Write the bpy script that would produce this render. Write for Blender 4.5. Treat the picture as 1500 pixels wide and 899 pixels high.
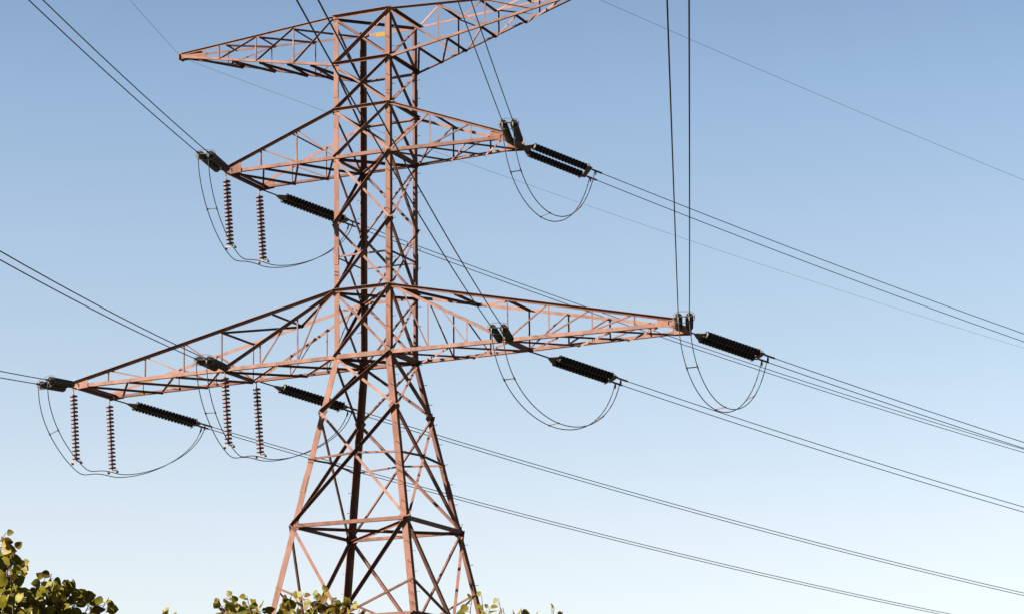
import bpy, bmesh, math, random
from mathutils import Vector, Matrix, Quaternion

for o in list(bpy.data.objects): bpy.data.objects.remove(o, do_unlink=True)
SC = bpy.context.scene
COL = SC.collection
V = Vector
rnd = random.Random(7)

# ------------------------------------------------------------------ camera, sky, sun, exposure
cam = bpy.data.cameras.new('camera'); cam_o = bpy.data.objects.new('camera', cam); COL.objects.link(cam_o)
right = V((0.91406557, 0.40529843, -0.01474164)); up = V((0.1024904, -0.19567172, 0.97529908)); fwd = V((-0.39240267, 0.89299819, 0.22039598))
cam_o.matrix_world = Matrix(((right.x, up.x, -fwd.x, 47.504), (right.y, up.y, -fwd.y, -93.993), (right.z, up.z, -fwd.z, 1.70), (0, 0, 0, 1)))
cam.sensor_width = 36; cam.lens = 90.466; cam.clip_start = 0.3; cam.clip_end = 20000
SC.camera = cam_o

SUN = V((-0.68, -0.58, 0.45)).normalized()
elev = math.asin(SUN.z); azim = math.atan2(SUN.x, SUN.y)
world = bpy.data.worlds.new('World'); SC.world = world; world.use_nodes = True
nt = world.node_tree; nt.nodes.clear()
N = nt.nodes.new
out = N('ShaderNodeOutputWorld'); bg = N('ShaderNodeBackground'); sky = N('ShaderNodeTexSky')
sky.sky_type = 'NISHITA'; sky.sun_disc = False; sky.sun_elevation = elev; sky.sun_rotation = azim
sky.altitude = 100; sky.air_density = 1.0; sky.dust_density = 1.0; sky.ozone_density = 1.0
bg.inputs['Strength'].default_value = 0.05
# paler towards the horizon, darkened overhead beyond a real sky to cut shadow fill
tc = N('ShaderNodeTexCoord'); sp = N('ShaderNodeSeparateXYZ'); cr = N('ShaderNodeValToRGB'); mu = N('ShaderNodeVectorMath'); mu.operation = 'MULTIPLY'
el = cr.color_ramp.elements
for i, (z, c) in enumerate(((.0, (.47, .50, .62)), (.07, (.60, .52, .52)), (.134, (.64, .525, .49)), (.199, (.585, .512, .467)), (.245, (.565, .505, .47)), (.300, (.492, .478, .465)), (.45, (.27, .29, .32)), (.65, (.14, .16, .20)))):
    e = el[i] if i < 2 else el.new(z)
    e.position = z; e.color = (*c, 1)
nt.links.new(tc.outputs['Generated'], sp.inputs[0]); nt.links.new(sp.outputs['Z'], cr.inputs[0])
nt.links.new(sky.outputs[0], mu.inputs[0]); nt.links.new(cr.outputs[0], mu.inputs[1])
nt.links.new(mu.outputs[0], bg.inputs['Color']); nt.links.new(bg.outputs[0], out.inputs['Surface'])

sun = bpy.data.lights.new('sun', 'SUN'); sun.energy = 5.0; sun.angle = math.radians(0.5); sun.color = (1.0, 0.88, 0.74)
sun_o = bpy.data.objects.new('sun', sun); COL.objects.link(sun_o)
sun_o.rotation_euler = (-SUN).to_track_quat('-Z', 'Y').to_euler(); sun_o.location = SUN * 300

SC.view_settings.view_transform = 'Standard'; SC.view_settings.look = 'None'
SC.view_settings.exposure = 3.0; SC.view_settings.gamma = 1.0
SC.view_settings.use_curve_mapping = False
SC.render.engine = 'CYCLES'

# ------------------------------------------------------------------ materials
def mat(name, base, rough=0.7, metal=0.0, var=None, weather=None, scale=3.0, stretch=(1, 1, 1), bump=0.0, spec=0.5):
    m = bpy.data.materials.new(name); m.use_nodes = True
    t = m.node_tree; b = t.nodes['Principled BSDF']
    b.inputs['Roughness'].default_value = rough; b.inputs['Metallic'].default_value = metal
    b.inputs['Specular IOR Level'].default_value = spec
    b.inputs['Base Color'].default_value = (*base, 1)
    if var:
        tc = t.nodes.new('ShaderNodeTexCoord'); mp = t.nodes.new('ShaderNodeMapping'); mp.inputs['Scale'].default_value = stretch
        nz = t.nodes.new('ShaderNodeTexNoise'); nz.inputs['Scale'].default_value = scale; nz.inputs['Detail'].default_value = 6; nz.inputs['Roughness'].default_value = 0.65
        cr = t.nodes.new('ShaderNodeValToRGB')
        cr.color_ramp.elements[0].position = 0.33; cr.color_ramp.elements[0].color = (*var, 1)
        cr.color_ramp.elements[1].position = 0.62; cr.color_ramp.elements[1].color = (*base, 1)
        t.links.new(tc.outputs['Object'], mp.inputs[0]); t.links.new(mp.outputs[0], nz.inputs['Vector'])
        t.links.new(nz.outputs['Fac'], cr.inputs[0])
        col = cr.outputs[0]
        if weather:          # broad faded patches, and each member painted and weathered a little differently
            n2 = t.nodes.new('ShaderNodeTexNoise'); n2.inputs['Scale'].default_value = .45; n2.inputs['Detail'].default_value = 4
            t.links.new(tc.outputs['Object'], n2.inputs['Vector'])
            mr = t.nodes.new('ShaderNodeMapRange'); mr.inputs['From Min'].default_value = .42; mr.inputs['From Max'].default_value = .66
            t.links.new(n2.outputs['Fac'], mr.inputs['Value'])
            mx = t.nodes.new('ShaderNodeMix'); mx.data_type = 'RGBA'; mx.inputs['B'].default_value = (*weather, 1)
            sc = t.nodes.new('ShaderNodeMath'); sc.operation = 'MULTIPLY'; sc.inputs[1].default_value = .6
            t.links.new(mr.outputs['Result'], sc.inputs[0]); t.links.new(sc.outputs[0], mx.inputs['Factor']); t.links.new(col, mx.inputs['A'])
            oi = t.nodes.new('ShaderNodeObjectInfo'); hv = t.nodes.new('ShaderNodeHueSaturation')
            m1 = t.nodes.new('ShaderNodeMapRange'); m1.inputs['To Min'].default_value = .66; m1.inputs['To Max'].default_value = 1.16
            m2 = t.nodes.new('ShaderNodeMapRange'); m2.inputs['To Min'].default_value = 1.12; m2.inputs['To Max'].default_value = .86
            t.links.new(oi.outputs['Random'], m1.inputs['Value']); t.links.new(oi.outputs['Random'], m2.inputs['Value'])
            t.links.new(m1.outputs['Result'], hv.inputs['Value']); t.links.new(m2.outputs['Result'], hv.inputs['Saturation'])
            t.links.new(mx.outputs['Result'], hv.inputs['Color']); col = hv.outputs['Color']
        t.links.new(col, b.inputs['Base Color'])
        if bump:
            bp = t.nodes.new('ShaderNodeBump'); bp.inputs['Strength'].default_value = bump; bp.inputs['Distance'].default_value = 0.01
            t.links.new(nz.outputs['Fac'], bp.inputs['Height']); t.links.new(bp.outputs[0], b.inputs['Normal'])
    return m
M_STEEL = mat('oxide_painted_steel', (0.090, 0.0415, 0.0275), 0.8, var=(0.044, 0.018, 0.0130), weather=(0.080, 0.042, 0.032), scale=2.2, stretch=(1, 1, 0.4), spec=0.15)
M_BRACE = mat('oxide_painted_brace', (0.088, 0.0405, 0.0285), 0.8, var=(0.038, 0.0155, 0.0120), weather=(0.080, 0.044, 0.034), scale=1.7, spec=0.15)
M_BOLT = mat('weathered_bolt_steel', (0.05, 0.025, 0.02), 0.7)
M_PLATE = mat('yellow_enamel_plate', (0.095, 0.058, 0.006), 0.7, spec=.1)
M_GALV = mat('galvanised_steel', (0.055, 0.051, 0.048), 0.7, metal=0.0, var=(0.035, 0.032, 0.03), scale=6)
M_DARKGALV = mat('dull_galvanised_steel', (0.04, 0.037, 0.037), 0.7, metal=0.1, var=(0.025, 0.022, 0.022), scale=6)
M_PORC = mat('brown_glazed_porcelain', (0.042, 0.0135, 0.0105), 0.45, var=(0.026, 0.008, 0.007), scale=4, spec=.25)
M_PORCDK = mat('dark_glazed_porcelain', (0.010, 0.007, 0.007), 0.5, var=(0.006, 0.005, 0.005), scale=4, spec=0.15)
M_WIRE = mat('weathered_aluminium_strand', (0.020, 0.022, 0.027), 0.8, metal=0.0, spec=0.1)
M_EARTH = mat('thin_steel_strand', (0.045, 0.05, 0.055), 0.7, spec=0.2)
M_BARK = mat('grey_brown_bark', (0.09, 0.06, 0.035), 0.9, var=(0.04, 0.027, 0.017), scale=14, stretch=(1, 1, .25), bump=.6)
M_TWIG = mat('twig_bark', (0.045, 0.026, 0.015), 0.85, var=(0.025, 0.015, 0.01), scale=20)
M_GROUND = mat('dry_grass_ground', (0.028, 0.030, 0.012), 0.95, var=(0.040, 0.033, 0.017), scale=0.6, bump=.5)
M_CONC = mat('footing_concrete', (0.32, 0.30, 0.27), 0.9, var=(0.24, 0.23, 0.2), scale=5)

def leaf_mat(name, a, b):
    m = bpy.data.materials.new(name); m.use_nodes = True; t = m.node_tree
    p = t.nodes['Principled BSDF']; o = t.nodes['Material Output']
    tc = t.nodes.new('ShaderNodeTexCoord'); nz = t.nodes.new('ShaderNodeTexNoise'); nz.inputs['Scale'].default_value = 28; nz.inputs['Detail'].default_value = 3
    cr = t.nodes.new('ShaderNodeValToRGB'); cr.color_ramp.elements[0].position = .38; cr.color_ramp.elements[1].position = .64
    cr.color_ramp.elements[0].color = (*a, 1); cr.color_ramp.elements[1].color = (*b, 1)
    t.links.new(tc.outputs['Object'], nz.inputs['Vector']); t.links.new(nz.outputs['Fac'], cr.inputs[0])
    t.links.new(cr.outputs[0], p.inputs['Base Color'])
    p.inputs['Roughness'].default_value = .55; p.inputs['Specular IOR Level'].default_value = .12
    tr = t.nodes.new('ShaderNodeBsdfTranslucent'); mx = t.nodes.new('ShaderNodeMixShader'); mx.inputs[0].default_value = .42
    t.links.new(cr.outputs[0], tr.inputs['Color']); t.links.new(p.outputs[0], mx.inputs[1]); t.links.new(tr.outputs[0], mx.inputs[2])
    t.links.new(mx.outputs[0], o.inputs['Surface'])
    return m
LEAF = [leaf_mat('olive_leaf', (0.074, 0.070, 0.008), (0.108, 0.098, 0.011)),
        leaf_mat('yellowing_leaf', (0.080, 0.064, 0.007), (0.115, 0.088, 0.011)),
        leaf_mat('dark_green_leaf', (0.052, 0.055, 0.008), (0.080, 0.080, 0.011)),
        leaf_mat('browning_leaf', (0.050, 0.026, 0.006), (0.082, 0.046, 0.010))]

# ------------------------------------------------------------------ object helpers
def link(name, mesh, parent=None):
    o = bpy.data.objects.new(name, mesh); COL.objects.link(o)
    if parent is not None: o.parent = parent
    return o
def tomesh(bm, name, *ms, smooth=False):
    bmesh.ops.recalc_face_normals(bm, faces=bm.faces)
    me = bpy.data.meshes.new(name); bm.to_mesh(me); bm.free()
    for m in ms: me.materials.append(m)
    if smooth:
        for p in me.polygons: p.use_smooth = True
    return me
def obj(name, bm, m, parent=None, smooth=False): return link(name, tomesh(bm, name, m, smooth=smooth), parent)
def empty(name, loc=(0, 0, 0)):
    o = bpy.data.objects.new(name, None); COL.objects.link(o); o.location = loc; o.empty_display_size = .2
    return o
def tag(o, label, cat, group=None):
    o['label'] = label; o['category'] = cat
    if group: o['group'] = group
    return o
def box(bm, c, sx, sy, sz, ax=None):
    R = ax or Matrix.Identity(3)
    vs = [bm.verts.new(V(c) + R @ V((x * sx / 2, y * sy / 2, z * sz / 2))) for x in (-1, 1) for y in (-1, 1) for z in (-1, 1)]
    for f in ((0, 1, 3, 2), (4, 6, 7, 5), (0, 4, 5, 1), (2, 3, 7, 6), (0, 2, 6, 4), (1, 5, 7, 3)): bm.faces.new([vs[i] for i in f])
def frames(pts):
    T = []
    for i in range(len(pts)):
        a = pts[max(i - 1, 0)]; b = pts[min(i + 1, len(pts) - 1)]; T.append((b - a).normalized())
    n = T[0].orthogonal().normalized(); out = []
    for t in T:
        n = (n - t * n.dot(t)).normalized(); out.append((t, n, t.cross(n)))
    return out
def tube(bm, pts, r, seg=8, cap=True):
    pts = [V(p) for p in pts]
    rs = r if isinstance(r, (list, tuple)) else [r] * len(pts)
    rings = []
    for p, (t, n, b), q in zip(pts, frames(pts), rs):
        rings.append([bm.verts.new(p + (n * math.cos(2 * math.pi * k / seg) + b * math.sin(2 * math.pi * k / seg)) * q) for k in range(seg)])
    for a, b in zip(rings, rings[1:]):
        for k in range(seg): bm.faces.new((a[k], a[(k + 1) % seg], b[(k + 1) % seg], b[k]))
    if cap: bm.faces.new(rings[0][::-1]); bm.faces.new(rings[-1])
def angle(bm, P, Q, u, n, w, w2=None, th=0.014):
    """steel angle section: flange of width w along u, outstanding flange of width w2 along n, corner on the line P-Q"""
    P = V(P); Q = V(Q); d = (Q - P).normalized(); u = V(u); n = V(n); w2 = w if w2 is None else w2
    u = (u - d * u.dot(d)).normalized(); n = n - d * n.dot(d); n = (n - u * n.dot(u)).normalized()
    pr = [(0, 0), (w, 0), (w, th), (th, th), (th, w2), (0, w2)]
    a = [bm.verts.new(P + u * x + n * y) for x, y in pr]; b = [bm.verts.new(Q + u * x + n * y) for x, y in pr]
    for i in range(6): j = (i + 1) % 6; bm.faces.new((a[i], a[j], b[j], b[i]))
    bm.faces.new((a[0], a[1], a[2], a[3])); bm.faces.new((a[0], a[3], a[4], a[5]))
    bm.faces.new((b[3], b[2], b[1], b[0])); bm.faces.new((b[5], b[4], b[3], b[0]))
def lathe(bm, prof, seg=16, axis='x'):
    rings = []
    for h, r in prof:
        if axis == 'x': rings.append([bm.verts.new((h, r * math.cos(2 * math.pi * k / seg), r * math.sin(2 * math.pi * k / seg))) for k in range(seg)])
        else: rings.append([bm.verts.new((r * math.cos(2 * math.pi * k / seg), r * math.sin(2 * math.pi * k / seg), h)) for k in range(seg)])
    for a, b in zip(rings, rings[1:]):
        for k in range(seg): bm.faces.new((a[k], a[(k + 1) % seg], b[(k + 1) % seg], b[k]))
    bm.faces.new(rings[0][::-1]); bm.faces.new(rings[-1])

# ------------------------------------------------------------------ ground
bm = bmesh.new()
g = 96; S = 6000.0
def gz(x, y):
    return 0.0
xs = [((i / g) * 2 - 1) for i in range(g + 1)]
xs = [math.copysign(abs(t) ** 2.2, t) * S for t in xs]
vv = [[bm.verts.new((x, y, gz(x, y))) for x in xs] for y in xs]
for j in range(g):
    for i in range(g): bm.faces.new((vv[j][i], vv[j][i + 1], vv[j + 1][i + 1], vv[j + 1][i]))
ground = obj('ground', bm, M_GROUND); ground['kind'] = 'structure'

# ------------------------------------------------------------------ transmission tower
U = 1.3; H = 23.295
def W(x, y, z): return V((x * U, y * U, z * U + H))
ZL = {8: 11.36, 7: 9.75, 6: 8.18, 5: 6.60, 45: 4.37, 4: 2.15, 3: 0.0, 2: -1.80, 1: -5.46, 0: -7.42, -1: -8.45, -2: -12.9, -3: -H / U}
CR = {'A': (-1, -1), 'B': (1, -1), 'C': (-1, 1), 'D': (1, 1)}
def hw(z): return 1.0 + (0.00215 * z if z > 0 else -0.1805 * z)
def nodez(z, c): h = hw(z); return W(CR[c][0] * h - (.0065 * min(z, 0) if CR[c][0] > 0 else 0), CR[c][1] * h, z)
def node(k, c): return nodez(ZL[k], c)

tower = empty('transmission_tower')
tag(tower, 'tall rust coloured lattice steel pylon with six crossarms rising behind the leaves', 'pylon')

for c, (sx, sy) in CR.items():
    bm = bmesh.new()
    segs = [(-3, 3, 0.255), (3, 8, 0.22)]
    for a, b, w in segs:
        P, Q = node(a, c), node(b, c)
        if b == 8: Q = Q + (Q - P).normalized() * .12
        angle(bm, P, Q, (-sx, 0, 0), (0, -sy, 0), w, w, .022)
    # splice cover plates on the outside of the angle
    for z in (-4.1, -9.6, 3.3, 8.9):
        P, Q = nodez(z - .28, c), nodez(z + .28, c); off = V((sx, sy, 0)) * .016
        angle(bm, P + off, Q + off, (-sx, 0, 0), (0, -sy, 0), .22, .22, .013)
    leg = obj('leg', bm, M_STEEL, tower)
    if c in 'BCD':
        bm = bmesh.new(); tube(bm, [(0, 0, 0), (.17, 0, 0)], .011, 6); tube(bm, [(.165, 0, 0), (.185, 0, 0)], .02, 6)
        bolt = tomesh(bm, 'step_bolt', M_BOLT)
        z = -12.6; i = 0
        while z < 11.0:
            p = nodez(z, c)
            d = V((sx, 0, 0)) if i % 2 else V((0, sy, 0))
            o = link('step_bolt', bolt, leg)
            o.location = p + (V((0, -sy, 0)) if i % 2 else V((-sx, 0, 0))) * .12
            o.rotation_euler = d.to_track_quat('X', 'Z').to_euler()
            z += 0.32; i += 1
    bm = bmesh.new(); p = node(-3, c)
    for k, (r0, r1, z0, z1) in enumerate(((.62, .5, -.3, .45),)):
        a = [bm.verts.new((p.x + x * r0, p.y + y * r0, z0)) for x, y in ((-1, -1), (1, -1), (1, 1), (-1, 1))]
        b = [bm.verts.new((p.x + x * r1, p.y + y * r1, z1)) for x, y in ((-1, -1), (1, -1), (1, 1), (-1, 1))]
        bm.faces.new(a[::-1]); bm.faces.new(b)
        for i in range(4): bm.faces.new((a[i], a[(i + 1) % 4], b[(i + 1) % 4], b[i]))
    obj('concrete_footing', bm, M_CONC, tower)

FACES = [('A', 'B', V((0, -1, 0))), ('B', 'D', V((1, 0, 0))), ('D', 'C', V((0, 1, 0))), ('C', 'A', V((-1, 0, 0)))]   # left, right seen from outside
DN = V((0, 0, -1))
def member(name, P, Q, u, n, w, parent, m=M_BRACE, w2=None, off=V((0, 0, 0)), th=.012):
    bm = bmesh.new(); angle(bm, P + off, Q + off, u, n, w, w2, th); return obj(name, bm, m, parent)
def xpanel(k0, k1, w, swap=False):
    """crossed diagonals on all four faces between level k0 (upper) and k1 (lower)"""
    for l, r, n in FACES:
        P, Q = node(k1, l), node(k0, r)          # rising to the right: bolted outside, flange out along its upper edge
        d = (Q - P).normalized(); u = n.cross(d); u = u if u.z < 0 else -u
        ins = V((0, 0, 0))
        member('diagonal_brace', P, Q, u, n, w, tower, off=n * .024 - u * w * .5)
        P, Q = node(k0, l), node(k1, r)          # falling to the right: inside, flange in along its lower edge
        d = (Q - P).normalized(); u = n.cross(d); u = u if u.z > 0 else -u
        member('diagonal_brace', P, Q, u, -n, w, tower, off=n * .018 - u * w * .5)
for a, b, w in ((8, 7, .09), (7, 6, .09), (6, 5, .095), (5, 45, .10), (45, 4, .10), (4, 3, .105), (3, 2, .115), (2, 1, .115)): xpanel(a, b, w)
for a, b, w in ((-1, -2, .15), (-2, -3, .15)): xpanel(a, b, w)

def ring(k, w, lit):
    for l, r, n in FACES:
        P, Q = node(k, l), node(k, r)
        if lit: member('horizontal_strut', P, Q, V((0, 0, 1)), -n, w, tower, M_STEEL, off=n * .05 + DN * w * .5)
        else: member('horizontal_strut', P, Q, DN, n, w, tower, M_STEEL, off=n * .05 - DN * w * .5)
for k, w, lit in ((8, .14, False), (7, .13, False), (6, .13, False), (5, .15, True), (4, .14, False), (3, .19, True), (1, .15, True), (-1, .13, True), (-2, .13, True)): ring(k, w, lit)
for l, r, n in FACES:      # thin ring through the crossings of one tall panel
    z = 3.27; member('redundant_brace', nodez(z, l), nodez(z, r), V((0, 0, 1)), -n, .065, tower, off=-n * .02)
for k, w in ((8, .11), (5, .11), (3, .12), (1, .12), (4, .1)):
    for q, (a, b) in enumerate((('A', 'D'), ('C', 'B'))):
        P, Q = node(k, a), node(k, b); member('plan_brace', P, Q, (Q - P).cross(V((0, 0, 1))), DN, w, tower, off=DN * (.03 + .03 * q))
# K bracing below the first ring, meeting the middle of the ring underneath, and its redundant members
for l, r, n in FACES:
    mid = (node(-1, l) + node(-1, r)) / 2
    for s, c in ((1, l), (-1, r)):
        P = node(1, c); d = (mid - P).normalized(); u = n.cross(d); u = u if u.z < 0 else -u
        if s > 0: member('knee_brace', P, mid, -u, -n, .13, tower, off=n * .018 + u * .06)
        else: member('knee_brace', P, mid, u, n, .13, tower, off=n * .03 - u * .06)
        P = node(0, c)
        member('redundant_brace', P, mid, V((0, 0, 1)), -n, .085, tower, off=n * .02)
    # struts from the crossing of the big X to both legs
    P1, Q1 = node(2, l), node(1, r); P2, Q2 = node(2, r), node(1, l)
    wa = hw(ZL[2]); wb = hw(ZL[1]); t = wa / (wa + wb)
    X = P1 + (Q1 - P1) * t
    zx = (X.z - H) / U
    for c in (l, r):
        member('redundant_brace', X, nodez(zx - .10, c), V((0, 0, 1)), -n, .08, tower, off=n * .015)
        member('redundant_brace', (X + (node(1, c) + node(1, l) + node(1, r)) / 3) * .5, nodez(zx - 1.75, c), V((0, 0, 1)), -n, .055, tower, off=n * .012) if False else None
# gusset plates where the bracing meets the legs
for k, s in ((8, .34), (7, .36), (6, .38), (5, .42), (45, .34), (4, .42), (3, .5), (2, .4), (1, .5)):
    for l, r, n in FACES:
        for c, sgn in ((l, 1), (r, -1)):
            t = (node(k, r) - node(k, l)).normalized() * sgn
            p = node(k, c) + n * .008
            bm = bmesh.new(); h = s * .5
            pts = [t * .02 + V((0, 0, h)), t * s * .55 + V((0, 0, h * .75)), t * s * .85 + V((0, 0, 0)), t * s * .55 - V((0, 0, h * .75)), t * .02 - V((0, 0, h))]
            a = [bm.verts.new(p + q) for q in pts]; b = [bm.verts.new(p + q - n * .012 + n * .02) for q in pts]
            bm.faces.new(a); bm.faces.new(b[::-1])
            for i in range(5): bm.faces.new((a[i], a[(i + 1) % 5], b[(i + 1) % 5], b[i]))
            obj('gusset_plate', bm, M_STEEL, tower)
# small yellow plate on the rear top strut
bm = bmesh.new(); pc = node(8, 'C').lerp(node(8, 'D'), .36) + V((0, -.12, -.1))
box(bm, pc, .46, .012, .2); pl = obj('number_plate', bm, M_PLATE, tower); pl['label'] = 'small yellow plate on the rear top strut'

# ---- crossarms
LL_, LR_, LM_, LT_ = 10.76, 10.45, 4.98, 7.37
BL, BR, BM = 1.10, 0.64, 1.10
def arm(side, x_tip, b_tip, z_tip, kb, kt, stations, kind, label, zt_add=.10):
    s = side
    zb, zt = ZL[kb], ZL[kt]
    hb, ht = hw(zb), hw(zt)
    bf = lambda f, y: W(s * (x_tip + (hb - x_tip) * f), y * (b_tip + (hb - b_tip) * f), z_tip + (zb - z_tip) * f)
    tf = lambda f, y: W(s * (x_tip + (ht - x_tip) * f), y * (b_tip + (ht - b_tip) * f), z_tip + zt_add + (zt - z_tip - zt_add) * f)
    # tip beam and end plate
    bm = bmesh.new()
    P, Q = bf(0, -1), bf(0, 1)
    ex = V((s, 0, 0))
    if kind != 'peak':
        angle(bm, P + V((0, -.08, -.09)), Q + V((0, .08, -.09)), V((0, 0, 1)), -ex, .2, .16, .016)
        angle(bm, P + V((0, -.08, .11)) - ex * .3, Q + V((0, .08, .11)) - ex * .3, DN, ex, .14, .14, .016)
        for y, p in ((-1, P), (1, Q)):
            pts = [p + V((0, y * .035, -.16)) + ex * .05, p + V((0, y * .035, .2)) + ex * .05, p + V((0, y * .035, .32)) - ex * .75, p + V((0, y * .035, -.1)) - ex * .75]
            a = [bm.verts.new(q) for q in pts]; b = [bm.verts.new(q + V((0, y * .015, 0))) for q in pts]
            bm.faces.new(a); bm.faces.new(b[::-1])
            for i in range(4): bm.faces.new((a[i], a[(i + 1) % 4], b[(i + 1) % 4], b[i]))
    else:
        for y in (-1, 1):
            p = bf(0, y)
            pts = [p + ex * .12 + V((0, 0, -.12)), p + ex * .12 + V((0, 0, .16)), p - ex * 1.1 + V((0, y * .05, .16)), p - ex * 1.1 + V((0, y * .05, -.08))]
            a = [bm.verts.new(q + V((0, y * .03, 0))) for q in pts]; b = [bm.verts.new(q + V((0, y * .045, 0))) for q in pts]
            bm.faces.new(a); bm.faces.new(b[::-1])
            for i in range(4): bm.faces.new((a[i], a[(i + 1) % 4], b[(i + 1) % 4], b[i]))
        box(bm, (bf(0, 1) + bf(0, -1)) / 2 + ex * .1, .05, .42, .25)
    A = obj('crossarm', bm, M_STEEL, tower); A['label'] = label
    wc = .155 if kind == 'low' else .14 if kind == 'mid' else .10
    for y in (-1, 1):
        n = V((0, y, 0))
        P, Q = bf(0, y), bf(1, y)
        member('bottom_chord', P, Q, V((0, 0, 1)), -n, wc, A, M_STEEL, off=n * .03 + DN * wc * .5)
        P, Q = tf(0, y), tf(1, y)
        member('top_chord', P, Q, DN, n, wc * .85, A, M_STEEL, off=n * .03 - DN * wc * .4)
    def br(P, Q, u, n, w, off=V((0, 0, 0))): member('lacing_bar', P, Q, u, n, w, A, off=off, th=.009)
    for y in (-1, 1):
        n = V((0, y, 0))
        st = stations
        if kind == 'low':
            fm = st[3]
            a, b = bf(fm, y), tf(1, y)
            d = (b - a).normalized(); u = n.cross(d); u = u if u.z < 0 else -u
            if s < 0: br(a, b, u, n, .12, n * .04)
            else: br(a, b, -u, -n, .12, n * .02 + u * .06)
            for f in st[:4]: br(bf(f, y), tf(f, y), V((s, 0, 0)), -n, .055, n * .012)
            for f in st[4:]:
                k = (f - fm) / (1 - fm); br(bf(f, y), a.lerp(b, k), V((s, 0, 0)), -n, .05, n * .012)
                f2 = f + (1 - f) * .48
                br(bf(f, y).lerp(bf(1, y), .0), a.lerp(b, min(1, k + .22)), V((0, 0, 1)), -n, .05, n * .012)
            for f, f2 in zip(st[:4], st[1:4]): br(tf(f, y), bf(f2, y), V((0, 0, 1)), -n, .055 if y < 0 else .075, n * .006)
            if s > 0 and y > 0:
                for f, f2 in zip(st[:4], st[1:4]): pass
        elif kind == 'mid':
            for f in st: br(bf(f, y), tf(f, y), V((s, 0, 0)), -n, .06, n * .012)
            ss = list(st) + [1]
            for f, f2 in zip(ss, ss[1:]): br(tf(f, y), bf(f2, y), V((0, 0, 1)), -n, .06, n * .006)
        else:
            for f in st: br(bf(f, y), tf(f, y), V((s, 0, 0)), -n, .055, n * .012)
            ss = list(st) + [1]
            for f, f2 in zip(ss, ss[1:]): br(bf(f, y), tf(f2, y), DN, n, .06, n * .006)
    UPV = V((0, 0, 1))
    # bottom plane
    if kind == 'low': bs = [.06, .22, .40, .577, .79, 1.0]
    elif kind == 'mid': bs = [.05, .36, .68, 1.0]
    else: bs = [.12, .34, .52, .70, .85, 1.0]
    for i, (f, f2) in enumerate(zip(bs, bs[1:])):
        br(bf(f, -1), bf(f2, 1), (bf(f2, 1) - bf(f, -1)).cross(UPV), DN, .09, DN * .05)
        if kind != 'peak': br(bf(f, 1), bf(f2, -1), (bf(f2, -1) - bf(f, 1)).cross(UPV), DN, .08, DN * .02)
        elif f2 < 1: br(bf(f2, 1), bf(f2, -1), V((1, 0, 0)), DN, .08, DN * .02)
    if kind == 'low': br(bf(.577, -1), bf(.577, 1), V((0, 0, 1)), -ex, .17, DN * .09)
    # top plane
    if kind == 'low':
        br(tf(.77, -1), tf(.77, 1), DN, V((s, 0, 0)), .10); br(tf(.577, -1), tf(.577, 1), DN, V((s, 0, 0)), .10)
        br(tf(.77, 1), tf(1, -1), DN, V((s, 0, 0)), .10, DN * .02); br(tf(.77, 1), tf(.577, -1), DN, V((s, 0, 0)), .10, DN * .02)
    elif kind == 'peak':
        for f, f2 in ((.3, .52), (.52, .74), (.74, 1.0)):
            br(tf(f, -1), tf(f2, 1), DN, V((s, 0, 0)), .09, DN * .02); br(tf(f, -1), tf(f, 1), DN, V((s, 0, 0)), .08)
    else:
        br(tf(.62, -1), tf(.62, 1), DN, V((s, 0, 0)), .07)
    return bf, tf
ST_L = [.14, .285, .435, .58, .725, .865]
armLL = arm(-1, LL_, BL, -.07, 3, 4, ST_L, 'low', 'long bottom crossarm reaching left')
armRL = arm(1, LR_, BR, 0, 3, 4, ST_L, 'low', 'long bottom crossarm reaching right')
armLM = arm(-1, LM_, BM, ZL[5], 5, 6, [.33, .66], 'mid', 'short middle crossarm on the left')
armRM = arm(1, LM_, BR, ZL[5], 5, 6, [.31, .66], 'mid', 'short middle crossarm on the right')
armLT = arm(-1, LT_, .07, 11.24, 7, 8, [.255, .5, .745], 'peak', 'tapering top crossarm on the left', .08)
armRT = arm(1, LT_, .07, 11.24, 7, 8, [.255, .5, .745], 'peak', 'tapering top crossarm on the right', .08)

# ------------------------------------------------------------------ insulators, conductors and jumper loops
PITCH = 0.158
bm = bmesh.new(); lathe(bm, [(0, .05), (.03, .06), (.04, .09), (.05, .135), (.060, .152), (.115, .157), (.136, .152), (.138, .12), (.142, .07), (.156, .03)], 16)
DISC_T = tomesh(bm, 'disc', M_PORCDK, smooth=True)
bm = bmesh.new(); lathe(bm, [(0, .035), (-.035, .045), (-.045, .075), (-.055, .135), (-.070, .164), (-.108, .170), (-.116, .162), (-.117, .06), (-.12, .03), (-.171, .025)], 16, 'z')
DISC_S = tomesh(bm, 'disc', M_PORC, smooth=True)
def yoke_mesh(e, flip):
    bm = bmesh.new(); s = -1 if flip else 1
    pts = [(0, -.07), (.30, -e - .08), (.36, -e - .08), (.36, e + .08), (.30, e + .08), (0, .07)]
    if flip: pts = [(.36 - x, y) for x, y in pts][::-1]
    a = [bm.verts.new((x, y, .011)) for x, y in pts]; b = [bm.verts.new((x, y, -.011)) for x, y in pts]
    bm.faces.new(a); bm.faces.new(b[::-1])
    for i in range(6): bm.faces.new((a[i], a[(i + 1) % 6], b[(i + 1) % 6], b[i]))
    return tomesh(bm, 'yoke_plate', M_GALV if flip else M_DARKGALV)
ES = .21                     # half spacing of the two strings
YK1, YK2 = yoke_mesh(ES, False), yoke_mesh(ES, True)
def rect_yoke():
    bm = bmesh.new(); box(bm, (.13, 0, 0), .22, 2 * ES + .2, .022)
    return tomesh(bm, 'yoke_plate', M_GALV)
YK2 = rect_yoke()
bm = bmesh.new(); tube(bm, [(0, 0, 0), (.1, 0, 0), (.14, 0, 0), (.55, 0, 0), (.62, 0, 0)], [.028, .03, .042, .042, .022], 10)
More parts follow.
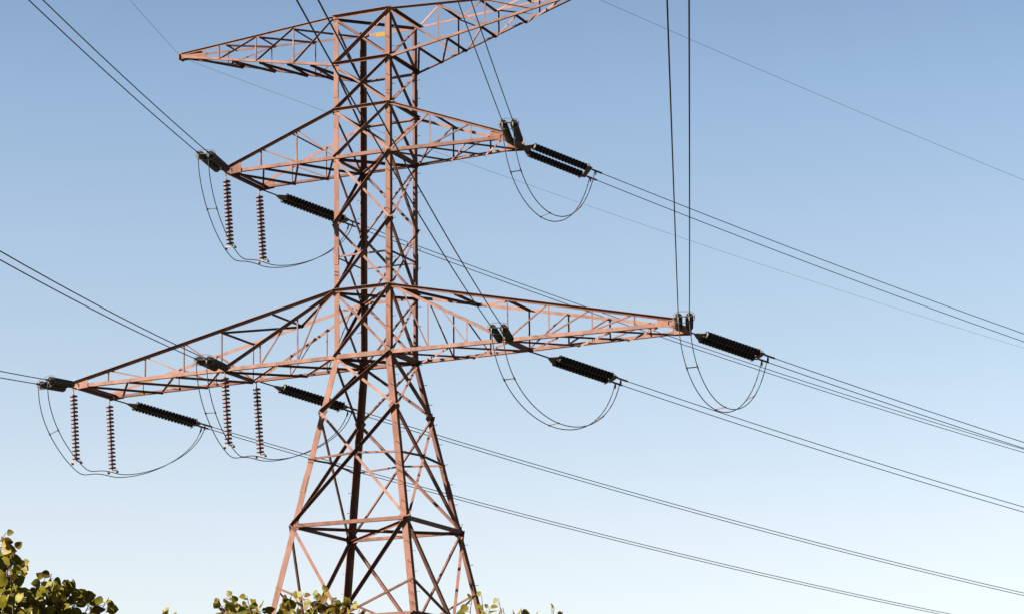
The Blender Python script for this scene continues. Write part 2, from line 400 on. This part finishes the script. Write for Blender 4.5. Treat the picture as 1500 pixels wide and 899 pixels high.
tube(bm, [(.22, 0, -.02), (.26, 0, -.12), (.24, 0, -.26)], .028, 8)
CLAMP = tomesh(bm, 'dead_end_clamp', M_DARKGALV)
def ring_mesh():
    # racket shaped arcing ring round the live end of both strings
    bm = bmesh.new(); pts = []
    for k in range(33):
        a = 2 * math.pi * k / 32
        pts.append(V((-.18, (ES + .20) * math.copysign(abs(math.cos(a)) ** .7, math.cos(a)), .22 * math.copysign(abs(math.sin(a)) ** .7, math.sin(a)))))
    tube(bm, pts, .013, 6, cap=False)
    for y in (-1, 1): tube(bm, [(.1, y * (ES + .05), 0), (-.05, y * (ES + .17), 0), (-.18, y * (ES + .20), 0)], .015, 6)
    return tomesh(bm, 'arcing_ring', M_GALV)
ARING = ring_mesh()

CATT = {'bl': 'bottom left crossarm tip', 'blm': 'middle of the bottom left crossarm', 'ml': 'middle left crossarm tip',
        'mr': 'middle right crossarm tip', 'brm': 'middle of the bottom right crossarm', 'br': 'bottom right crossarm tip'}
bbl = lambda x: 1 + (BL - 1) * (x - 1) / (LL_ - 1)
bbr = lambda x: 1 + (BR - 1) * (x - 1) / (LR_ - 1)
Z5 = ZL[5]
# key: (attach incoming), (azimuth, slope) incoming, (attach outgoing), (azimuth, slope) outgoing, rod in, rod out, tilt out
PH = {
 'bl':  ((-LL_, -BL, -.07), (2.7932, -.1577), (-LL_, BL, -.07), (.6305, -.2108), .75, .85, 3, -24),
 'blm': ((-5.0, -bbl(5), 0), (2.7910, -.1260), (-5.0, bbl(5), 0), (.6301, -.2156), .75, .85, 3),
 'ml':  ((-LM_, -BM, Z5), (2.7927, -.1290), (-LM_, BM, Z5), (.6292, -.2412), .75, .85, 3),
 'mr':  ((LM_, 0.0, Z5), (2.7918, -.1188), (LM_, .30, Z5), (.6304, -.2380), .30, .20, 32),
 'brm': ((4.93, -bbr(4.93), 0), (2.7969, -.1073), (4.93, bbr(4.93), 0), (.6301, -.2186), .35, 1.0, 14),
 'br':  ((LR_, .1, 0), (2.7943, -.1197), (LR_, BR, 0), (.6301, -.2136), .30, .25, 14)}
KI, KO = .0006, .00124
def curve(a, th, s, k, t): return W(a[0] + math.sin(th) * t, a[1] + math.cos(th) * t, a[2] + s * t + k * t * t)

def tension_set(att, th, s, k, rod, n, tilt, label):
    """double string of discs along the pull of the conductors; returns the live end, the pull direction and the sideways direction"""
    P = curve(att, th, s, k, 0) + V((0, 0, -.04))
    length = rod + .36 + n * PITCH + .28
    Q = curve(att, th, s, k, length / U / math.sqrt(1 + s * s))
    d = (Q - P).normalized(); lat = V((math.cos(th), -math.sin(th), 0))
    ti = math.radians(tilt); lat = (lat * math.cos(ti) + V((0, 0, 1)) * math.sin(ti)); lat = (lat - d * lat.dot(d)).normalized()
    zax = d.cross(lat)
    if zax.z < 0: yv = -lat; zax = d.cross(yv)
    else: yv = lat
    R = Matrix((d, yv, zax)).transposed()
    T = empty('tension_insulator'); T.matrix_world = Matrix.Translation(P) @ R.to_4x4()
    tag(T, label, 'insulator', 'double tension insulators pulling out from the crossarms')
    bm = bmesh.new()
    tube(bm, [(-.06, 0, 0), (.05, 0, 0), (max(.1, rod - .05), 0, 0), (rod + .06, 0, 0)], [.045, .032, .032, .045], 8)
    obj('link_rod', bm, M_DARKGALV, T)
    y1 = link('yoke_plate', YK1, T); y1.location = (rod, 0, 0)
    for y in (-1, 1):
        bm = bmesh.new(); tube(bm, [(-.06, 0, 0), (n * PITCH + .08, 0, 0)], .02, 8)
        st = obj('insulator_string', bm, M_DARKGALV, T); st.location = (rod + .33, y * ES, 0)
        for i in range(n):
            dsk = link('disc', DISC_T, st); dsk.location = (i * PITCH, 0, 0)
    x2 = rod + .33 + n * PITCH
    y2 = link('yoke_plate', YK2, T); y2.location = (x2, 0, 0)
    ar = link('arcing_ring', ARING, T); ar.location = (x2 + .1, 0, 0)
    for y in (-1, 1):
        c = link('dead_end_clamp', CLAMP, T); c.location = (x2 + .18, y * ES, 0)
    return P + d * (x2 + .75), d, lat, P + d * (x2 + .42)

def hermite(P, T, n=14):
    out = []
    for i in range(len(P) - 1):
        for k in range(n):
            t = k / n; t2 = t * t; t3 = t2 * t
            out.append(P[i] * (2 * t3 - 3 * t2 + 1) + T[i] * (t3 - 2 * t2 + t) + P[i + 1] * (-2 * t3 + 3 * t2) + T[i + 1] * (t3 - t2))
    out.append(P[-1]); return out

WR = .019
def wire(name, P0, th, s, k, t0, t1, n, r, m):
    bm = bmesh.new()
    base = None
    pts = []
    for i in range(n + 1):
        t = t0 + (t1 - t0) * (i / n) ** 1.35
        pts.append(V((math.sin(th) * (t - t0) * U, math.cos(th) * (t - t0) * U, (s * (t - t0) + k * (t * t - t0 * t0)) * U)))
    tube(bm, pts, r, 8)
    o = obj(name, bm, m, smooth=True); o.location = P0
    return o
SIDE_IN = {1: 'left', -1: 'right'}; SIDE_OUT = {1: 'upper', -1: 'lower'}
IN_TXT = {'bl': 'at the left edge', 'blm': 'climbing left', 'ml': 'climbing top left',
          'mr': 'climbing up', 'brm': 'crossing the mast', 'br': 'rising straight up'}
ends = {}
for key, (ai, (thi, si), ao, (tho, so), ri, ro, tilt, *tin) in PH.items():
    name = CATT[key]
    ei = tension_set(ai, thi, si, KI, ri, 24, tin[0] if tin else 0, 'foreshortened dark double insulator, near side of the ' + name)
    eo = tension_set(ao, tho, so, KO, ro, 19 if ro == .85 else 17, tilt, 'ribbed dark double insulator sloping right from the ' + name)
    ends[key] = (ei, eo)
    for sd in (1, -1):
        e0, d, lat, j0 = ei
        t0 = (e0 - W(*ai)).length / U
        w = wire('conductor', e0 + lat * sd * ES - d * .2, thi, si, KI, t0, 226, 60, WR, M_WIRE)
        tag(w, '%s wire of the pair from the %s, %s' % (SIDE_IN[sd], name, IN_TXT[key]), 'power line', 'twin conductors coming overhead')
        e0, d, lat, j0 = eo
        t0 = (e0 - W(*ao)).length / U
        w = wire('conductor', e0 + lat * sd * ES - d * .2, tho, so, KO, t0, 174, 70, WR * .9, M_WIRE)
        tag(w, '%s wire of the pair running down right from the %s' % (SIDE_OUT[sd], name), 'power line', 'twin conductors running away to the right')

# pilot strings that hold the jumper loops under the left crossarms
SUSP = {}
LEAN = V((.15, .06, 0)) * U
def suspension(key, y, att, label):
    P = W(*att) + V((0, 0, -.12))
    n = 17; L_ = .22 + n * .171 + .12
    Q = P + LEAN + V((0, 0, -math.sqrt(L_ ** 2 - LEAN.length ** 2)))
    T = empty('suspension_insulator'); q = (Q - P).normalized()
    T.matrix_world = Matrix.Translation(P) @ V((0, 0, -1)).rotation_difference(q).to_matrix().to_4x4()
    tag(T, label, 'insulator', 'brown suspension insulators under the left crossarms')
    bm = bmesh.new(); tube(bm, [(0, 0, .05), (0, 0, -.22)], .022, 8); obj('shackle', bm, M_GALV, T)
    bm = bmesh.new(); tube(bm, [(0, 0, -.2), (0, 0, -.22 - n * .171 - .05)], .018, 8); rodo = obj('core_rod', bm, M_DARKGALV, T)
    for i in range(n):
        dsk = link('disc', DISC_S, rodo); dsk.location = (0, 0, -.22 - i * .171)
    bm = bmesh.new(); zb = -.22 - n * .171
    box(bm, (0, 0, zb - .05), .5, .03, .06); box(bm, (-.22, 0, zb - .12), .05, .2, .08); box(bm, (.22, 0, zb - .12), .05, .2, .08)
    obj('jumper_clamp', bm, M_GALV, T)
    return Q + q * .1
for key, arm_txt in (('bl', 'bottom left crossarm tip'), ('blm', 'middle of the bottom left crossarm'), ('ml', 'middle left crossarm tip')):
    a, b = PH[key][0], PH[key][2]
    SUSP[key] = (suspension(key, -1, a, 'left of two brown insulators hanging from the ' + arm_txt),
                 suspension(key, 1, b, 'right of two brown insulators hanging from the ' + arm_txt))

def jumper(key, label):
    (e0, d0, l0, j0), (e1, d1, l1, j1) = ends[key]
    T = empty('jumper_loop', j0)
    tag(T, label, 'jumper cable', 'slack jumper loops under the crossarms')
    if key in SUSP:
        S1, S2 = SUSP[key]
        c = [j0, S1, S2, j1]
        hor = (S2 - S1)
        tg = [V((.0, .0, -4.6)) + d0 * .6, (hor * .75 + (S1 - j0) * .45), hor * .75 + V((j1 - S2)[:2] + (0,)) * .45 + V((0, 0, -.5)), V((0, 0, 5.0)) + d1 * .8]
        tg[1].z = -1.25
        pts = hermite(c, tg, 16)
    else:
        h = V((0, 0, -3.8))
        p = [j0, j0 + h - d0 * .3, j1 + h * 1.04 - d1 * 1.0, j1]
        pts = []
        for k in range(41):
            t = k / 40; s = 1 - t; pts.append(p[0] * s ** 3 + p[1] * 3 * s * s * t + p[2] * 3 * s * t * t + p[3] * t ** 3)
    n = len(pts)
    sides = {}
    La = l0; Lb = -l1
    for sd in (1, -1):
        bm = bmesh.new(); q = []
        for i, p in enumerate(pts):
            a = pts[max(i - 1, 0)]; b = pts[min(i + 1, n - 1)]
            t = i / (n - 1)
            hz = (b - a); hz.z = 0
            lat = La.lerp(Lb, t); lat = lat.normalized()
            q.append(p + lat * sd * ES - j0)
        tube(bm, q, .0185, 8); sides[sd] = q
        obj('jumper_conductor', bm, M_WIRE, T, smooth=True)
    for f in ((.22, .50, .80) if key not in SUSP else (.17,)):
        i = int(f * (n - 1)); bm = bmesh.new(); tube(bm, [sides[1][i], sides[-1][i]], .02, 6)
        for sd in (1, -1):
            a = sides[sd][i]; dd = (sides[sd][i + 1] - a).normalized(); tube(bm, [a - dd * .09, a + dd * .09], .032, 6)
        obj('spacer', bm, M_DARKGALV, T)
for key in PH: jumper(key, 'thin twin cable loop hanging below the ' + CATT[key])

# earth wires on the top crossarms
tl = (-LT_ - .05, 0, 11.24); tr = (LT_ + .05, 0, 11.24)
o = wire('earth_wire', W(*tl), 2.7908, -.1071, KI * .75, 0, 226, 60, .007, M_EARTH); tag(o, 'single thin wire climbing from the top left crossarm tip to the top edge', 'power line')
o = wire('earth_wire', W(*tl), .6302, -.2164, KO * .75, 0, 174, 70, .006, M_EARTH); tag(o, 'single faint wire from the top left crossarm tip passing behind the mast', 'power line')
o = wire('earth_wire', W(*tr), .6302, -.2355, KO * .75, 0, 174, 70, .007, M_EARTH); tag(o, 'single thin wire sloping down to the right edge, highest of all on the right', 'power line')

# ------------------------------------------------------------------ foreground trees
def leaf_into(bm, p, stem, size, mi):
    """one round, pointed, slightly folded leaf hanging by its petiole"""
    a = rnd.uniform(0, 2 * math.pi)
    tip = (stem + V((rnd.gauss(0, .45), rnd.gauss(0, .45), rnd.gauss(-.35, .45)))).normalized()
    side = tip.cross(V((math.cos(a), math.sin(a), rnd.uniform(-.4, .4)))).normalized()
    nrm = side.cross(tip)
    base = p + tip * size * .35
    fold = rnd.uniform(.08, .45); curl = rnd.uniform(-.2, .3)
    prof = ((0, .02), (.04, .30), (.22, .50), (.48, .50), (.74, .33), (.92, .12), (1.0, 0))
    c = [bm.verts.new(base + tip * size * t + nrm * size * curl * t * t) for t, w in prof]
    for sg in (1, -1):
        e = [bm.verts.new(base + tip * size * (t - .03) + side * sg * size * w * .92 + nrm * size * (w * fold + curl * t * t) + nrm * size * .03 * rnd.uniform(-1, 1)) for t, w in prof[:-1]]
        for i in range(len(prof) - 2):
            f = bm.faces.new((c[i], c[i + 1], e[i + 1], e[i]) if sg > 0 else (e[i], e[i + 1], c[i + 1], c[i])); f.material_index = mi; f.smooth = True
        f = bm.faces.new((c[-2], c[-1], e[-1]) if sg > 0 else (e[-1], c[-1], c[-2])); f.material_index = mi; f.smooth = True
def bez(a, b, c, n): return [a * (1 - t) ** 2 + b * 2 * t * (1 - t) + c * t * t for t in [k / n for k in range(n + 1)]]
def tree(label, base, fork, hubs, tips, fill, size, weights, per=11):
    T = empty('young_tree', base); tag(T, label, 'tree', 'leafy young trees along the bottom edge')
    B = V(base)
    bm = bmesh.new()
    F = V(fork)
    pts = bez(B + V((0, 0, -.1)), (B + F) / 2 + V((.06, .05, 0)), F, 10)
    tube(bm, [p - B for p in pts], [.075 - .035 * k / 10 + (.03 if k == 0 else 0) for k in range(11)], 12)
    trunk = obj('trunk', bm, M_BARK, T, smooth=True)
    hs = [V(h) for h in hubs]
    for h in hs:
        bm = bmesh.new(); pts = bez(F - V((0, 0, .1)), F.lerp(h, .45) + V((0, 0, .12)), h, 10)
        tube(bm, [p - B for p in pts], [.036 - .022 * k / 10 for k in range(11)], 8); obj('limb', bm, M_BARK, T, smooth=True)
    lb = bmesh.new(); tb = bmesh.new()
    def twig(a, tip, n_leaf, tipsize=1.0):
        a, tip = V(a), V(tip)
        m = a.lerp(tip, .5) + V((rnd.uniform(-.08, .08), rnd.uniform(-.08, .08), rnd.uniform(-.02, .1)))
        pts = bez(a, m, tip, 9)
        tube(tb, [p - B for p in pts], [.009 - .007 * k / 9 for k in range(10)], 5)
        for i in range(n_leaf):
            t = 1 - (i / n_leaf) * .85; x = t * 9; k = min(int(x), 8); p = pts[k].lerp(pts[k + 1], x - k)
            d = (pts[k + 1] - pts[k]).normalized()
            stem = (d * .25 + V((rnd.gauss(0, 1), rnd.gauss(0, 1), rnd.gauss(-.1, .6))).normalized() * .8).normalized()
            sz = size * rnd.uniform(.7, 1.15) * (.8 if t > .93 else 1)
            pl = rnd.uniform(.3, .6) * sz
            if t > .97: stem = (stem + V((0, 0, -.3))).normalized(); pl *= .3
            tube(tb, [p - B, p + stem * pl - B], [.0022, .0016], 4)
            leaf_into(lb, p + stem * pl - B - stem * sz * .3, stem, sz, rnd.choices(range(4), weights)[0])
    for t in tips:
        t = V(t); h = min(hs, key=lambda q: (q - t).length)
        twig(h + V((rnd.uniform(-.1, .1), rnd.uniform(-.1, .1), rnd.uniform(-.15, .02))), t, per)
    cx, cy, cz, rx, ry, rz, nf = fill
    for i in range(nf):
        v = V((rnd.gauss(0, 1), rnd.gauss(0, 1), rnd.gauss(0, 1))).normalized() * rnd.uniform(.45, 1) ** .6
        p = V((cx + v.x * rx, cy + v.y * ry, cz + v.z * rz)); h = min(hs, key=lambda q: (q - p).length)
        st = h.lerp(p, .15); twig(st if (p - st).length > .15 else F, p, 16)
    me = tomesh(tb, 'twigs', M_TWIG)
    tw = link('twigs', me, T)
    me = bpy.data.meshes.new('crown'); lb.to_mesh(me); lb.free()
    for m in LEAF: me.materials.append(m)
    link('crown', me, T)
TL = [(39.07, -81.94, 3.7), (39.05, -81.82, 3.64), (38.87, -81.47, 3.59), (39.06, -81.53, 3.49), (39.28, -81.79, 3.47), (39.25, -81.53, 3.47), (39.25, -81.49, 3.38), (39.42, -81.64, 3.36), (39.24, -81.28, 3.4), (39.54, -81.6, 3.34), (38.93, -81.78, 3.65), (38.91, -81.68, 3.47), (39.06, -81.65, 3.39), (39.11, -81.49, 3.39), (38.88, -81.52, 3.37), (38.6, -81.53, 3.79), (38.78, -81.98, 3.79), (38.47, -81.88, 3.71), (39.1, -81.4, 3.43), (39.16, -81.71, 3.4), (39.13, -81.97, 3.51), (38.22, -81.79, 3.58)]
TC = [(38.76, -79.75, 3.48), (39.01, -79.48, 3.57), (38.87, -79.1, 3.64), (38.99, -79.21, 3.58), (39.22, -79.47, 3.57), (39.15, -79.24, 3.55), (38.97, -79.31, 3.52), (39.45, -79.29, 3.6), (39.33, -78.9, 3.64), (39.62, -79.24, 3.58), (39.57, -79.04, 3.63), (39.57, -78.94, 3.59), (39.33, -79.14, 3.53), (39.36, -79.0, 3.54), (39.39, -78.87, 3.58), (39.48, -78.65, 3.58), (39.77, -79.02, 3.55), (39.71, -78.77, 3.53), (38.98, -79.13, 3.54)]
TR = [(40.52, -78.81, 3.56), (40.53, -78.69, 3.57), (40.4, -78.31, 3.56), (40.53, -78.42, 3.58), (40.7, -78.73, 3.48), (40.66, -78.48, 3.49), (40.7, -78.43, 3.49), (40.88, -78.59, 3.45), (40.83, -78.18, 3.52), (41.05, -78.56, 3.45)]
tree('densest and tallest leafy tree top, filling the bottom left corner', (38.62, -81.85, 0), (38.62, -81.8, 1.6),
     [(39.0, -81.7, 2.95), (38.6, -81.75, 3.1), (38.25, -81.95, 2.9), (39.2, -81.5, 2.8), (38.7, -82.1, 2.8)], TL, (38.65, -81.8, 2.85, .75, .6, .62, 230), .070, (6, 4, 2, 2), 36)
tree('yellow green leafy tree top in front of the tower base', (39.3, -79.1, 0), (39.3, -79.1, 1.7),
     [(39.0, -79.3, 2.9), (39.5, -79.0, 2.95), (39.3, -79.2, 3.0), (39.65, -78.85, 2.85)], TC, (39.3, -79.1, 2.75, .65, .55, .55, 170), .062, (4, 5, 1, 2), 30)
tree('sparse leafy sprigs at the foot of the right tower leg', (40.7, -78.5, 0), (40.7, -78.5, 1.6),
     [(40.55, -78.6, 2.85), (40.75, -78.45, 2.9), (40.95, -78.45, 2.8)], TR, (40.75, -78.5, 2.7, .5, .45, .5, 90), .062, (4, 5, 1, 1), 11)
